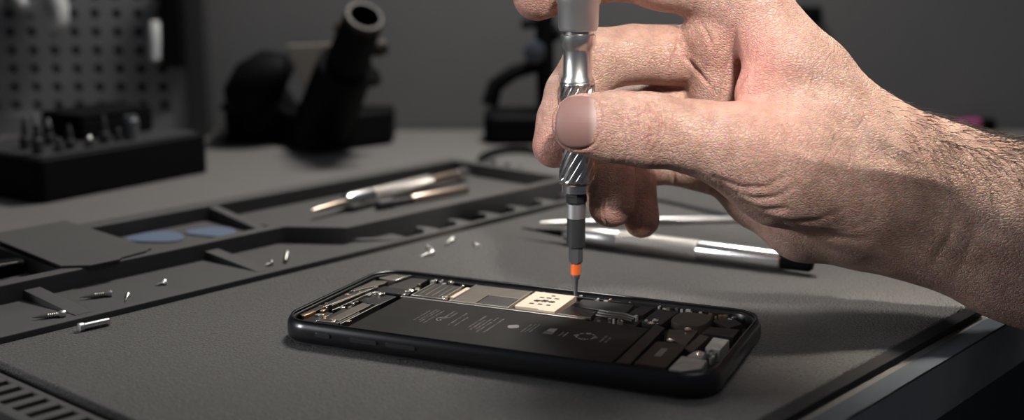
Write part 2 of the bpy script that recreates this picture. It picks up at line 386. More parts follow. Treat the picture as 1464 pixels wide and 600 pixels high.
tri = [at_depth(411, 65, 81.2), at_depth(478, 62, 81.2), at_depth(466, 130, 81.2), at_depth(436, 130, 81.2)]
MB(to_).add([p + Vector((0, dy, 0)) for dy in (-.2, .2) for p in tri], [(0, 1, 2, 3), (7, 6, 5, 4), (0, 4, 5, 1), (1, 5, 6, 2), (2, 6, 7, 3), (3, 7, 4, 0)]).build('pale_plate', 'beige', t, .05)

# black stand with post, knob and curved arm
yy = 83.5
o_ = (at_depth(772, 170, yy).x, yy, BZ)
t = thing('lamp_stand', 'black blurred stand with upright post, round knob and curved arm by the wall', 'stand', o_)
MB(o_).prism(rrect(at_depth(692, 170, yy).x, yy - 2.6, at_depth(812, 170, yy).x, yy + 2.6, 1.0), BZ, BZ + 1.9).build('base', 'black', t, .3, 3)
MB(o_).tube([at_depth(781, 165, yy), at_depth(777, -30, yy)], .62, 16).build('post', 'black', t)
MB(o_).lathe([(-.5, .5), (-.4, .72), (.3, .72), (.5, .5)], at_depth(764, 74, yy - .9), (0, 1, 0), 20).build('knob', 'glass', t)
MB(o_).tube([at_depth(700, 150, yy), at_depth(708, 122, yy), at_depth(735, 103, yy), at_depth(772, 92, yy)], [.6, .55, .5, .5], 14).build('arm', 'black', t)
MB(o_).tube([at_depth(745, 35, yy), at_depth(778, 30, yy), at_depth(800, 55, yy)], [.35, .45, .4], 12).build('cross_bar', 'black', t)

# coiled dark cable behind the tray
pth = []
for i in range(40):
    a = i / 39 * 3.6; c0 = G(738, 232, BZ + .2)
    pth.append(Vector((c0.x + 2.3 * math.cos(a + .2) + .2 * i / 39, c0.y + 4.6 * math.sin(a + .2), BZ + .24)))
tag(MB(tuple(pth[0])).tube(pth, .22, 10).build('cable', 'black_soft'), 'thin black cable looped on the bench behind the tray end', 'cable')
bpy.data.objects['cable'].location = pth[0] * S
# little black bits in the tray's end compartment
for i, (px, py, l_) in enumerate(((692, 240, 'black screwdriver bit in the tray end compartment closest to the silver cap'), (712, 246, 'black screwdriver bit in the middle of the tray end compartment'), (730, 251, 'black screwdriver bit nearest the tray end wall'))):
    t, L = lying('driver_bit', l_, 'bit', (px, py), (px + 14, py - 9), .42, 'spare bits in the tray end')
    MB().lathe([(0, .08), (.3, .12), (.35, .2), (L - .1, .2), (L, .15)], ax=X, seg=6).build('hex_shank', 'dark', t)

# far right behind the wrist
g = G(1384, 190, BZ)
t = thing('marker_pen', 'black marker with a pink cap lying by the wall behind the wrist', 'marker', (g.x, g.y, BZ + .5), .35)
MB().lathe([(-1.0, .3), (-.9, .48), (.7, .5)], ax=X, seg=18).build('cap', 'pink', t)
MB().lathe([(.7, .46), (2.0, .46), (2.1, .3)], ax=X, seg=18).build('barrel', 'black', t)
g = G(1250, 170, BZ); 
t = thing('tape_roll', 'small black roll lying by the wall above the wrist', 'tape roll', (g.x, min(g.y, 84), BZ))
MB().lathe([(0, .9), (.05, 1.4), (1.1, 1.4), (1.15, .9)], seg=24).build('roll', 'black', t)
MB().lathe([(1.1, .5), (1.18, .95), (1.2, .5)], seg=24).build('core', 'dark', t)
pp = at_depth(1155, 22, WALL_Y - .5)
t = thing('wall_hook', 'small black hook block on the wall above the knuckle', 'hook', pp)
MB().box(-.9, -.35, -.6, .9, .5, .6).build('hook_plate', 'black', t, .1)
MB().tube([(0, -.3, 0), (0, -1.1, -.1), (0, -1.3, .35)], .2, 10).build('hook_prong', 'black', t)

# ------------------------------------------------------------------ pegboard
py_ = 85.5
p00 = at_depth(12, 19.5, py_); dx = at_depth(42.7, 19.5, py_).x - p00.x; dz = p00.z - at_depth(12, 46.0, py_).z
po = (p00.x, py_, BZ)
peg = thing('pegboard', 'dark perforated pegboard panel standing against the wall', 'pegboard', po)
m_ = MB(po); N = 12
zrows = range(-6, 6); xcols = range(-7, 8)
zlo = p00.z - 5.5 * dz; zhi = p00.z + 6.5 * dz
for i in xcols:
    for j in zrows:
        cx, cz = p00.x + i * dx, p00.z - j * dz
        r = .225 * dx
        sq = []; ci = []
        for k in range(N):
            a = 2 * math.pi * (k + .5) / N; ca, sa = math.cos(a), math.sin(a); mxx = max(abs(ca), abs(sa))
            sq.append((cx + ca / mxx * dx / 2, py_, cz + sa / mxx * dz / 2)); ci.append((cx + ca * r, py_, cz + sa * r))
        inn = [(p[0], py_ + .35, p[2]) for p in ci]
        m_.rings([sq, ci, inn], False, False)
m_.build('panel', 'peg', peg, angle=30)
xl, xr = p00.x - 7.5 * dx, p00.x + 7.5 * dx
MB(po).box(xl, py_ + .5, zlo, xr, py_ + .9, zhi).build('backing', 'black_soft', peg)
xf0, xf1 = at_depth(255, 60, py_).x, at_depth(278, 60, py_).x
MB(po).box(xr - .1, py_ - .3, BZ, at_depth(268, 60, py_).x, py_ + .8, zhi).build('frame_side', 'peg', peg, .05)
MB(po).box(at_depth(268, 60, py_).x, py_ - .8, BZ, at_depth(296, 60, py_).x, py_ + .9, zhi).build('frame_side', 'dark', peg, .15)
MB(po).box(xl, py_ - .3, BZ, xr, py_ + .9, zlo).build('frame_bottom', 'peg', peg, .05)

# hanging tools
yq = py_ - 1.0
o_ = at_depth(60, 20, yq)
t = thing('hanging_pliers', 'pliers with light grey curved handles hanging at the pegboard', 'pliers', o_)
MB(tuple(o_)).tube([at_depth(x, y, yq) for x, y in ((22, -30), (24, -8), (34, 7), (46, 11), (58, 6), (66, -8), (68, -30))], [.5, .52, .52, .5, .5, .48, .45], 16).build('handle', 'grey', t)
MB(tuple(o_)).tube([at_depth(x, y, yq - .4) for x, y in ((70, -30), (78, -8), (85, 10), (86, 26), (81, 38), (73, 41))], [.5, .6, .6, .58, .5, .42], 16).build('handle', 'grey', t)
MB(tuple(o_)).tube([at_depth(x, y, yq + .3) for x, y in ((44, -42), (60, -60), (76, -42))], [.4, .7, .4], 12).build('jaw', 'dark', t)
MB(tuple(o_)).tube([at_depth(x, y, yq + .6) for x, y in ((60, -70), (60, -40))], .2, 10).build('hanger', 'dark', t)
o_ = at_depth(245, 40, yq)
t = thing('hanging_driver', 'black hanging tool with a light grey upright handle at the pegboard edge', 'hand tool', o_)
MB(tuple(o_)).prism([(at_depth(x, 40, yq).x, yq + y) for x, y in ((230, -.2), (260, -.2), (264, .5), (228, .5))], at_depth(245, 96, yq).z, at_depth(245, -40, yq).z).build('body', 'black', t, .2, 3)
MB(tuple(o_)).tube([at_depth(221, y, yq - .2) for y in (30, 33, 60, 84, 87)], [.25, .36, .4, .36, .22], 16).build('handle', 'grey', t)
MB(tuple(o_)).tube([at_depth(221, y, yq) for y in (-60, 32)], .15, 10).build('shank', 'dark', t)

# ------------------------------------------------------------------ the open phone
PL, PW, PT = 14.36, 7.1, .80
YAW = -.40971
pc = Vector((.3567, 39.008, 0))
ph = thing('smartphone', 'opened black smartphone lying on the mat with battery and circuit boards exposed', 'phone', pc, YAW)
po = (PL / 2, PW / 2, 0)
def PB(): return MB(po)
def sweep_rr(prof, r=1.15, n=10):
    """sweep an (inset, z) section around the phone outline"""
    rings = []
    for ins, z in prof:
        rings.append([(x, y, z) for x, y in rrect(ins, ins, PL - ins, PW - ins, max(.1, r - ins), n)])
    return rings
sec = [(.26, 0), (.12, .03), (.03, .12), (0, .26), (0, .46), (.015, .55), (.05, .64), (.1, .71), (.15, .75), (.19, .76), (.21, .745), (.2, .68), (.27, .66), (.29, .62), (.29, .2)]
rg = sweep_rr(sec)
PB().rings(rg, False, False).build('frame', 'pframe', ph, angle=60)
PB().prism(rrect(.1, .1, PL - .1, PW - .1, 1.05, 10), .005, .22).build('back_panel', 'pin', ph)
# thin seal line on the rim
PB().rings(sweep_rr([(.13, .752), (.13, .768), (.155, .768), (.155, .752)]), False, False).build('rim_seal', 'black', ph)
# side buttons on the long edge facing the camera
for a0, a1 in ((1.58, 2.13), (2.84, 3.8), (4.1, 5.14)):
    b_ = PB().prism(rrect(a0, .34, a1, .49, .073, 6), -.045, .05)
    b_.v = [(x, z, y) for x, y, z in b_.v]
    b_.build('side_button', 'button', ph, .02)
def pbox(name, m, a0, b0, a1, b1, z1, z0=.2, bev=.03, label=None):
    o = PB().box(a0, b0, z0, a1, b1, z1).build(name, m, ph, bev)
    if label: o['label'] = label
    return o
def ppoly(name, m, pts, z1, z0=.2, bev=.03, par=None):
    return PB().prism(pts, z0, z1).build(name, m, par or ph, bev)
# battery and its print
batt = ppoly('battery', 'batt', rrect(2.35, .58, 11.2, 4.3, .12, 4), .6, bev=.06)
def strokes(name, rows, z=.6035):
    """rows of small print: (a, b0, b1, height), running along b"""
    m_ = PB()
    for a, b0, b1, hh in rows:
        b = b0
        while b < b1:
            w = random.uniform(.025, .055)
            k = random.random()
            if k < .14: b += .05; continue
            m_.box(a, b, z - .002, a + hh * random.uniform(.55, 1), b + .012, z)
            if k < .5: m_.box(a, b, z - .002, a + .014, b + w, z)
            elif k < .8: m_.box(a + hh * .5, b, z - .002, a + hh * .5 + .014, b + w, z)
            if k > .65: m_.box(a, b + w, z - .002, a + hh * .8, b + w + .012, z)
            b += w + .03
    return m_.build(name, 'ink', batt, smooth=False)
strokes('printed_text', [(3.95, 2.1, 3.2, .07), (4.1, 2.2, 3.45, .07), (4.22, 2.0, 3.35, .07), (4.38, 1.95, 3.4, .07)])
strokes('printed_text', [(4.72, 2.75, 3.5, .1), (4.88, 2.75, 3.35, .07), (5.2, 2.05, 3.5, .08), (5.42, 2.0, 3.1, .08)])
strokes('printed_text', [(5.9, 2.1, 3.4, .08), (6.05, 1.9, 3.0, .08), (6.2, 2.0, 3.2, .08), (6.34, 1.75, 3.4, .08), (6.56, 1.8, 3.35, .08)])
strokes('printed_text', [(7.62, 2.3, 3.2, .06), (7.74, 2.35, 3.2, .06), (7.86, 2.4, 3.2, .06)])
strokes('printed_text', [(10.2, 2.35, 3.0, .1), (10.36, 2.35, 2.9, .1)])
m_ = PB()                                            # print marks: swoosh, oval, bin, ring
def arc(m_, ca, cb, r, w, a0, a1, n=18, z=.6035):
    for i in range(n):
        t0, t1 = math.radians(a0 + (a1 - a0) * i / n), math.radians(a0 + (a1 - a0) * (i + 1) / n)
        m_.prism([(ca + r * math.cos(t0), cb + r * math.sin(t0)), (ca + (r + w) * math.cos(t0), cb + (r + w) * math.sin(t0)),
                  (ca + (r + w) * math.cos(t1), cb + (r + w) * math.sin(t1)), (ca + r * math.cos(t1), cb + r * math.sin(t1))], z - .002, z)
arc(m_, 4.8, 2.55, .2, .03, 70, 260); arc(m_, 4.85, 2.5, .1, .03, 80, 250)
m_.prism([(7.2 + .17 * math.cos(t) * (1 + .12 * math.cos(2 * t)), 2.72 + .2 * math.sin(t) - .03 * math.cos(3 * t)) for t in [2 * math.pi * i / 24 for i in range(24)]], .6015, .6035)
m_.prism([(8.32, 2.7), (8.6, 2.65), (8.58, 3.05), (8.34, 3.0)], .6015, .6035)
for k in range(3): m_.box(8.3, 2.45 + .07 * k, .6015, 8.62, 2.48 + .07 * k, .6035)
m_.box(8.85, 2.4, .6015, 8.88, 2.85, .6035); m_.box(9.0, 2.4, .6015, 9.03, 2.85, .6035); m_.box(8.85, 2.6, .6015, 9.03, 2.63, .6035)
for k in range(9): arc(m_, 9.65, 2.68, .27, .05, k * 40, k * 40 + 27, 6)
for k in range(4): arc(m_, 9.65 + .3 * math.cos(k * 1.6), 2.68 + .3 * math.sin(k * 1.6), .06, .025, 0, 360, 10)
m_.build('printed_marks', 'ink', batt, smooth=False)
PB().box(2.3, 4.28, .55, 9.0, 4.36, .635).build('board_edge_rail', 'bright', ph, .01)
# top end: camera / ear speaker area
ppoly('camera_cover', 'shield', [(.45, 6.05), (1.15, 5.95), (1.35, 6.75), (.75, 6.72)], .66)
ppoly('camera_cover', 'shield_dark', [(1.2, 5.3), (2.15, 5.25), (2.1, 6.72), (1.45, 6.72)], .6)
ppoly('flex_cable', 'flex', [(.7, 4.75), (2.35, 4.75), (2.3, 5.35), (.75, 5.5)], .57, bev=.05)
ppoly('metal_strip', 'bright', [(1.15, 5.95), (1.22, 5.95), (1.42, 6.75), (1.35, 6.75)], .68, bev=.01)
ppoly('ear_speaker', 'shield_dark', [(.42, 2.1), (.62, 1.95), (.95, 4.9), (.62, 5.1), (.5, 4.2), (.4, 3.2)], .63, bev=.05)
ppoly('speaker_bracket', 'shield', [(.62, 2.4), (.8, 2.3), (1.0, 4.5), (.85, 4.7)], .665, bev=.02)
ppoly('sensor_module', 'flex', [(1.1, 3.5), (2.0, 3.4), (2.05, 4.5), (1.0, 4.6)], .55, bev=.06)
ppoly('sensor_module', 'shield_dark', [(1.15, .75), (1.9, .8), (1.95, 2.2), (1.2, 2.4)], .6, bev=.05)
ppoly('sensor_bracket', 'shield', [(1.45, 1.0), (1.85, 1.0), (1.9, 3.0), (1.5, 3.1)], .635, bev=.02)
ppoly('dock_flex', 'flex', [(.5, .75), (1.1, .75), (1.1, 1.9), (.5, 1.9)], .56, bev=.05)
ppoly('metal_strip', 'bright', [(2.0, .8), (2.06, .8), (2.1, 3.2), (2.04, 3.2)], .62, bev=.01)
ppoly('metal_strip', 'bright', [(.98, 2.0), (1.03, 2.0), (1.12, 4.4), (1.07, 4.4)], .62, bev=.01)
# logic board and its shields
ppoly('logic_board', 'pin', [(2.25, 4.38), (9.3, 4.38), (10.6, 4.6), (10.6, 6.75), (2.25, 6.75)], .46, bev=.02)
ch = pbox('processor_shield', 'shield_dark', 2.6, 4.6, 3.7, 6.3, .62)
for q in range(4): PB().box(2.72 + .25 * q, 4.8, .61, 2.78 + .25 * q, 6.1, .632).build('shield_rib', 'shield', ch, .008)
for (a0, b0, a1, b1) in ((2.58, 4.56, 3.72, 4.6), (3.7, 4.56, 3.74, 6.3), (2.56, 4.56, 2.6, 6.3)):
    PB().box(a0, b0, .5, a1, b1, .64).build('shield_rim', 'bright', ch, .008)
pbox('contact_strip', 'cream', 3.84, 4.95, 4.06, 6.3, .61)
pl = ppoly('board_shield', 'shield', [(4.14, 4.5), (5.02, 4.5), (5.02, 5.6), (6.2, 5.6), (6.2, 6.62), (4.1, 6.62)], .64, bev=.03)
pbox('memory_chip', 'shield_dark', 5.06, 4.55, 6.18, 5.55, .655)
for (a0, b0, a1, b1) in ((4.12, 4.44, 6.22, 4.49), (6.2, 4.44, 6.25, 6.6), (4.08, 4.44, 4.13, 6.62)):
    PB().box(a0, b0, .5, a1, b1, .655).build('shield_rim', 'bright', pl, .008)
# pale perforated plate
sp_ = ppoly('perforated_plate', 'cream', [(6.36, 4.75), (6.42, 4.7), (7.2, 4.72), (7.3, 4.6), (7.86, 4.6), (7.86, 6.62), (6.36, 6.62)], .66, bev=.025)
m_ = PB()
for (a_, b_, w_) in ((7.1, 5.62, .15), (6.85, 5.55, .12), (7.36, 5.6, .12), (7.1, 6.0, .09), (6.85, 5.98, .08), (7.38, 6.02, .08), (7.1, 5.2, .08), (6.8, 5.18, .08), (7.4, 5.2, .07), (7.15, 6.3, .07)):
    for k in range(3 if w_ > .1 else 1):
        a2 = math.radians(60 * k)
        ca, sa = math.cos(a2), math.sin(a2); l_, t_ = w_, (.04 if w_ > .1 else .06)
        m_.prism([(a_ + x * ca - y * sa, b_ + x * sa + y * ca) for x, y in ((-l_, -t_), (l_, -t_), (l_, t_), (-l_, t_))], .655, .664)
m_.build('perforations', 'brown', sp_, smooth=False)
ppoly('plate_edge', 'pin', [(6.3, 4.42), (7.95, 4.42), (7.95, 4.58), (6.3, 4.68)], .58, bev=.01)
# right of the plate
p2 = ppoly('connector_cover', 'shield_dark', [(8.02, 4.5), (9.15, 4.45), (9.1, 5.25), (8.05, 5.5)], .64)
PB().box(8.0, 4.42, .5, 9.18, 4.46, .655).build('cover_rim', 'bright', p2, .008)
ppoly('flex_cable', 'flex', [(8.05, 5.6), (9.6, 5.55), (10.0, 5.5), (9.95, 6.6), (8.1, 6.55)], .6, bev=.04)
ppoly('connector_block', 'pin', [(9.2, 4.5), (10.5, 4.7), (10.4, 5.4), (9.0, 5.45)], .5)
for k in range(3):
    PB().tube([(9.1 + .05 * k, 5.5 - .28 * k, .6), (9.6, 5.35 - .27 * k, .63), (10.0, 5.4 - .25 * k, .62), (10.45, 5.25 - .2 * k, .58)], .06, 8).build('ribbon_wire', 'shield_dark', ph)
ppoly('flex_cable', 'flex', [(10.1, 5.5), (10.6, 5.5), (10.7, 6.5), (10.2, 6.5)], .62, bev=.03)
ppoly('module', 'flex', [(10.7, 5.0), (11.4, 4.9), (11.5, 6.6), (10.75, 6.6)], .56, bev=.04)
PB().prism([(12.15 + .6 * math.cos(t) * abs(math.cos(t)) ** -.35 if abs(math.cos(t)) > 1e-6 else 12.15, 5.75 + .72 * math.sin(t) * (abs(math.sin(t)) + 1e-6) ** -.35) for t in [2 * math.pi * i / 36 for i in range(36)]], .2, .62).build('loudspeaker', 'brown', ph, .04)
ppoly('flex_strip', 'flex', [(11.3, .66), (11.74, .7), (11.66, 4.45), (11.26, 4.75)], .62, bev=.03)
ppoly('motor_plate', 'brown', [(11.75, 4.55), (12.66, 4.75), (12.7, 3.2), (11.98, 3.5)], .57, bev=.03)
vm = ppoly('vibration_motor', 'flex', rrect(11.84, .72, 12.8, 3.0, .08, 3), .64, bev=.03)
strokes_rows = PB()
for k in range(3): strokes_rows.box(12.18 + .07 * k, 1.6, .639, 12.22 + .07 * k, 2.4, .642)
strokes_rows.build('printed_label', 'ink', vm, smooth=False)
def pscrew(a_, b_, z, r=.12, m='bright'):
    o = PB().lathe([(0, r), (.03, r), (.04, r * .8), (.01, r * .45), (.0, .01)], (a_, b_, z), seg=16).build('phone_screw', m, ph)
    return o
for a_, b_ in ((12.17, 3.3), (12.35, 4.62), (2.25, 5.15), (13.3, 2.3), (11.1, 4.75)): pscrew(a_, b_, .6)
ppoly('antenna_module', 'brown', [(12.78, 2.7), (13.1, 2.5), (13.18, 4.1), (12.85, 4.25)], .62, bev=.02)
ppoly('pale_can', 'pale', [(12.88, .72), (13.3, .7), (13.75, 1.1), (13.72, 1.85), (12.9, 1.98)], .64, bev=.05)
ppoly('pale_can', 'pale', [(13.32, 3.05), (13.8, 3.0), (13.82, 4.1), (13.28, 4.15)], .62, bev=.05)
ppoly('pale_can', 'pale', [(13.0, 2.1), (13.5, 2.15), (13.45, 2.75), (13.1, 2.7)], .6, bev=.07)
ppoly('charge_module', 'flex', [(12.85, 4.5), (13.85, 4.4), (13.85, 5.3), (12.9, 5.2)], .6, bev=.03)
ppoly('charge_module', 'flex', [(12.82, 5.9), (13.5, 5.35), (13.8, 5.9), (13.2, 6.6)], .6, bev=.04)
ppoly('top_bracket', 'shield', [(.4, 4.3), (.6, 4.2), (1.05, 5.4), (1.0, 5.75), (.55, 5.6)], .67, bev=.02)
ppoly('top_bracket', 'shield_dark', [(.36, 1.0), (.6, .9), (.66, 2.0), (.42, 2.2)], .66, bev=.02)
ppoly('corner_contact', 'gold', [(.5, .9), (.62, .88), (.68, 1.5), (.56, 1.52)], .675, bev=.01)
ppoly('metal_strip', 'bright', [(.62, 2.0), (.66, 2.0), (1.08, 4.95), (1.04, 4.95)], .68, bev=.01)
ppoly('metal_strip', 'bright', [(1.17, .72), (1.95, .76), (1.95, .8), (1.17, .76)], .63, bev=.01)
ppoly('side_rail', 'flex', [(2.3, 6.72), (13.2, 6.72), (13.2, 6.8), (2.3, 6.8)], .6, bev=.01)
ppoly('side_rail', 'shield_dark', [(.34, 1.2), (.42, 1.2), (.42, 5.9), (.34, 5.9)], .6, bev=.01)
# tiny components: laid singly along the board edges
chips = []
random.seed(11)
for (a0, b0, a1, b1, n, mats) in ((2.3, 6.5, 4.1, 6.75, 10, ('bright', 'pale', 'shield')), (3.75, 4.45, 4.1, 4.85, 5, ('bright', 'gold')), (6.3, 6.65, 10, 6.8, 12, ('pale', 'shield', 'gold')),
                                  (8.9, 4.5, 10.6, 5.4, 12, ('bright', 'shield', 'pale')), (.45, 1.0, 1.2, 2.2, 8, ('bright', 'shield', 'gold')), (1.0, 3.9, 2.1, 4.5, 8, ('bright', 'pale')),
                                  (.5, 4.2, 1.2, 5.7, 8, ('shield', 'bright')), (12.8, 6.2, 13.6, 6.6, 6, ('gold', 'pale', 'bright')), (13.2, 2.1, 13.8, 3.0, 7, ('pale', 'bright')), (1.1, .75, 2.2, 1.3, 8, ('bright', 'gold')), (.35, 1.0, .6, 5.8, 14, ('shield', 'bright', 'gold')), (1.0, 2.2, 1.5, 3.6, 8, ('shield', 'bright')), (2.0, 4.5, 2.5, 6.4, 8, ('shield', 'bright')), (10.6, 6.5, 12.8, 6.75, 9, ('pale', 'shield')), (10.6, 4.6, 11.3, 5.2, 5, ('pale', 'bright'))):
    for k in range(n):
        x, y = random.uniform(a0, a1), random.uniform(b0, b1); w, d_ = random.uniform(.03, .08), random.uniform(.03, .1); zt = random.uniform(.58, .66)
        chips.append((x, y, w, d_, zt, random.choice(mats)))
for x, y, w, d_, zt, m in chips:
    PB().box(x - w, y - d_, .4, x + w, y + d_, zt).build('chip', m, ph, .012)

# ------------------------------------------------------------------ the precision driver in the hand
tp = G(822.5, 424, .62)
def zpx(py):                              # height of the driver axis at photo row py
    return at_depth(822, py, tp.y).z
def rpx(py, half): 
    q = at_depth(822, py, tp.y); D = q.y * cp - (q.z - H) * sp
    return half / F * D
drv = thing('screwdriver', 'silver precision screwdriver held upright in the hand over the phone', 'screwdriver', tp)
def lat(name, m, prof, seg=48, fn=None, par=drv, angle=38):
    pr = [(zpx(py), rpx(py, hw)) for py, hw in prof]
    return MB(tuple(tp)).lathe(pr, (tp.x, tp.y, 0), seg=seg, fn=fn).build(name, m, par, angle=angle)
lat('swivel_cap', 'satin', [(42, 22), (44, 26.5), (40, 28.5), (6, 30), (3, 32), (-18, 33), (-24, 30), (-26, 20)])
lat('neck', 'chrome', [(52, 18), (52, 22), (44, 22), (43, 18)])
lat('barrel', 'barrel', [(118, 20), (117, 24.5), (113, 24), (108, 20.8), (73, 20.8), (69, 21.5), (64, 25), (50, 25), (48, 22)])
z0k, z1k = zpx(257), zpx(121)
def flute(t, r, a):
    e = min(1, max(0, (t - z0k) / .12)) * min(1, max(0, (z1k - t) / .12))
    s_ = math.sin(14 * a - 14 * 1.05 * (t - z0k))
    return r - .075 * e * max(0, s_ - .1) ** .8
n = 110
lat('grip_sleeve', 'chrome', [(263, 21), (262, 25.3), (257, 25.3)] + [(257 - (257 - 121) * i / n, 25.3) for i in range(1, n)] + [(121, 25.3), (117, 25), (116, 21)], seg=280, fn=flute, angle=80)
lat('collar', 'chrome', [(275, 15), (274, 20.5), (263, 20.5), (262, 18)])
lat('hex_collar', 'socket', [(291, 11), (290, 13.5), (287, 14.8), (279, 14.8), (275, 13.5), (274, 11)], seg=8, angle=15)
lat('ring', 'satin', [(312, 10), (311, 13.6), (291, 13.6), (290, 10)])
lat('magnet_sleeve', 'socket', [(353, 9), (351, 13.2), (312, 13.2), (311, 10)])
bit = lat('bit', 'slate', [(378, 6), (376, 8), (373, 10.4), (352, 10.4), (351, 8)], seg=6, angle=15)
lat('colour_band', 'orange', [(392, 6), (391.5, 7.3), (377, 7.3), (376, 6)], par=bit)
lat('tip', 'slate', [(424, 1.2), (421, 2.3), (400, 4.2), (397, 6.2), (392, 6.6), (391, 6)], par=bit, seg=24)

# ------------------------------------------------------------------ the hand: one continuous surface grown around its bones
def cs(px, py, D): return np.array([(px - 732) / F * D, (300 - py) / F * D, D])
HP = []   # (a, ra, b, rb, depth factor, blend)
def bone(a, ra, b, rb, flat=1.0, k=.25): HP.append((cs(*a), ra, cs(*b), rb, flat, k))
# forearm and wrist
bone((1330, 288, 42.1), 2.5, (1464, 334, 41.8), 2.78, 1.35, .9)
bone((1464, 334, 41.8), 2.78, (1690, 415, 41.2), 3.25, 1.3, .9)
bone((1245, 262, 42.0), 2.75, (1330, 288, 42.1), 2.52, 1.4, .9)
# back of the hand / index metacarpal
bone((1275, 226, 41.9), 1.3, (1165, 105, 41.9), 1.12, 1.0, .8)
bone((1165, 105, 41.9), 1.12, (1052, -12, 42.2), 1.12, 1.0, .5)
# web between thumb and index
bone((1210, 205, 41.3), 1.5, (1120, 95, 41.5), 1.2, 1.25, .7)
bone((1120, 95, 41.5), 1.2, (1085, 10, 41.9), .9, 1.2, .5)
bone((1150, 190, 41.0), 1.45, (1085, 135, 41.3), .8, 1.2, .5)
# palm behind the web
bone((1200, 190, 43.4), 1.4, (1020, 70, 43.9), 1.05, 1.0, .1)
bone((1180, 230, 43.9), 1.3, (1020, 140, 44.7), 1.0, 1.0, .1)
bone((1180, 270, 44.2), 1.3, (1040, 215, 45.0), .95, 1.0, .25)
# pad under the index finger, in front of the middle finger's root
bone((1055, -5, 42.5), 1.1, (1022, 55, 43.1), 1.1, 1.0, .5)
bone((1022, 55, 43.1), 1.1, (1020, 140, 43.8), .95, 1.0, .4)
# thumb
bone((832, 177, 40.2), .98, (880, 181, 40.2), 1.1, 1.5, .2)
bone((880, 181, 40.2), 1.1, (928, 186, 40.2), 1.16, 1.35, .3)
bone((928, 186, 40.2), 1.16, (1000, 197, 40.3), 1.13, 1.2, .3)
bone((1000, 197, 40.3), 1.13, (1062, 213, 40.5), 1.4, 1.1, .4)
bone((1062, 213, 40.5), 1.4, (1120, 240, 40.9), 1.75, 1.1, .6)
bone((1120, 240, 40.9), 1.75, (1240, 262, 41.5), 2.0, 1.1, .8)
# heel of the hand below the thenar
bone((1035, 255, 44.6), .75, (1085, 277, 44.0), 1.2, 1.0, .3)
bone((1085, 277, 44.0), 1.2, (1155, 302, 43.2), 1.72, 1.0, .3)
bone((1155, 302, 43.2), 1.72, (1245, 300, 42.9), 2.0, 1.0, .3)
bone((1245, 300, 42.9), 2.0, (1330, 300, 42.3), 2.2, 1.1, .5)
# index finger
bone((768, -5, 42.75), .82, (838, -28, 42.9), .87, 1.0, .15)
bone((838, -28, 42.9), .87, (890, -40, 43.0), .95, 1.0, .2)
bone((890, -40, 43.0), .95, (945, -30, 42.9), 1.02, 1.0, .2)
bone((945, -30, 42.9), 1.02, (1052, -8, 42.3), 1.1, 1.0, .3)
# middle finger
bone((793, 208, 42.5), .76, (803, 172, 42.7), .84, 1.0, .12)
bone((803, 172, 42.7), .84, (818, 135, 42.9), .92, 1.0, .15)
bone((818, 135, 42.9), .92, (852, 86, 43.1), 1.06, 1.0, .2)
bone((852, 86, 43.1), 1.06, (905, 78, 43.3), 1.04, 1.0, .2)
bone((905, 78, 43.3), 1.04, (1030, 80, 44.0), 1.06, 1.0, .07)
# ring finger
bone((874, 292, 43.1), .80, (872, 252, 43.3), .84, 1.0, .1)
bone((872, 252, 43.3), .84, (866, 200, 44.0), .92, 1.0, .12)
bone((866, 200, 44.0), .92, (880, 164, 44.6), 1.02, 1.0, .15)
bone((880, 164, 44.6), 1.02, (1035, 150, 44.7), 1.05, 1.0, .2)
# little finger
bone((917, 314, 43.9), .64, (909, 270, 44.1), .70, 1.0, .08)
bone((909, 270, 44.1), .70, (908, 236, 44.9), .80, 1.0, .1)
bone((908, 236, 44.9), .80, (960, 232, 45.4), .80, 1.0, .1)
bone((960, 232, 45.4), .80, (1040, 250, 45.1), .85, 1.0, .15)

GS = .065
allp = np.array([b[0] for b in HP] + [b[2] for b in HP])
lo = np.array([(735 - 732) / F * 41 - .4, -5.2, 38.2]); hi = np.array([25.8, 9.6, 47.2])
dims = np.ceil((hi - lo) / GS).astype(int)
gx, gy, gz = [lo[i] + GS * np.arange(dims[i]) for i in range(3)]
SD = np.full(dims, 3.0, dtype=np.float32)
for a, ra, b, rb, fl, k in HP:
    m = max(ra, rb) + k + .3
    l0 = np.maximum(((np.minimum(a, b) - m - lo) / GS).astype(int), 0); h0 = np.minimum(((np.maximum(a, b) + m - lo) / GS).astype(int) + 1, dims)
    if (h0 <= l0).any(): continue
    sl = tuple(slice(l0[i], h0[i]) for i in range(3))
    x = gx[sl[0]][:, None, None] - a[0]; y = gy[sl[1]][None, :, None] - a[1]; z = (gz[sl[2]][None, None, :] - a[2]) * fl
    d = b - a; dz_ = d[2] * fl; dd = d[0] ** 2 + d[1] ** 2 + dz_ ** 2
    t = np.clip((x * d[0] + y * d[1] + z * dz_) / dd, 0, 1)
    dist = np.sqrt((x - t * d[0]) ** 2 + (y - t * d[1]) ** 2 + (z - t * dz_) ** 2) - (ra + (rb - ra) * t)
    dist = (dist / (1 + (fl - 1) * .4)).astype(np.float32)
    cur = SD[sl]; hh = np.maximum(k - np.abs(cur - dist), 0) / k
    SD[sl] = np.minimum(cur, dist) - hh * hh * k * .25
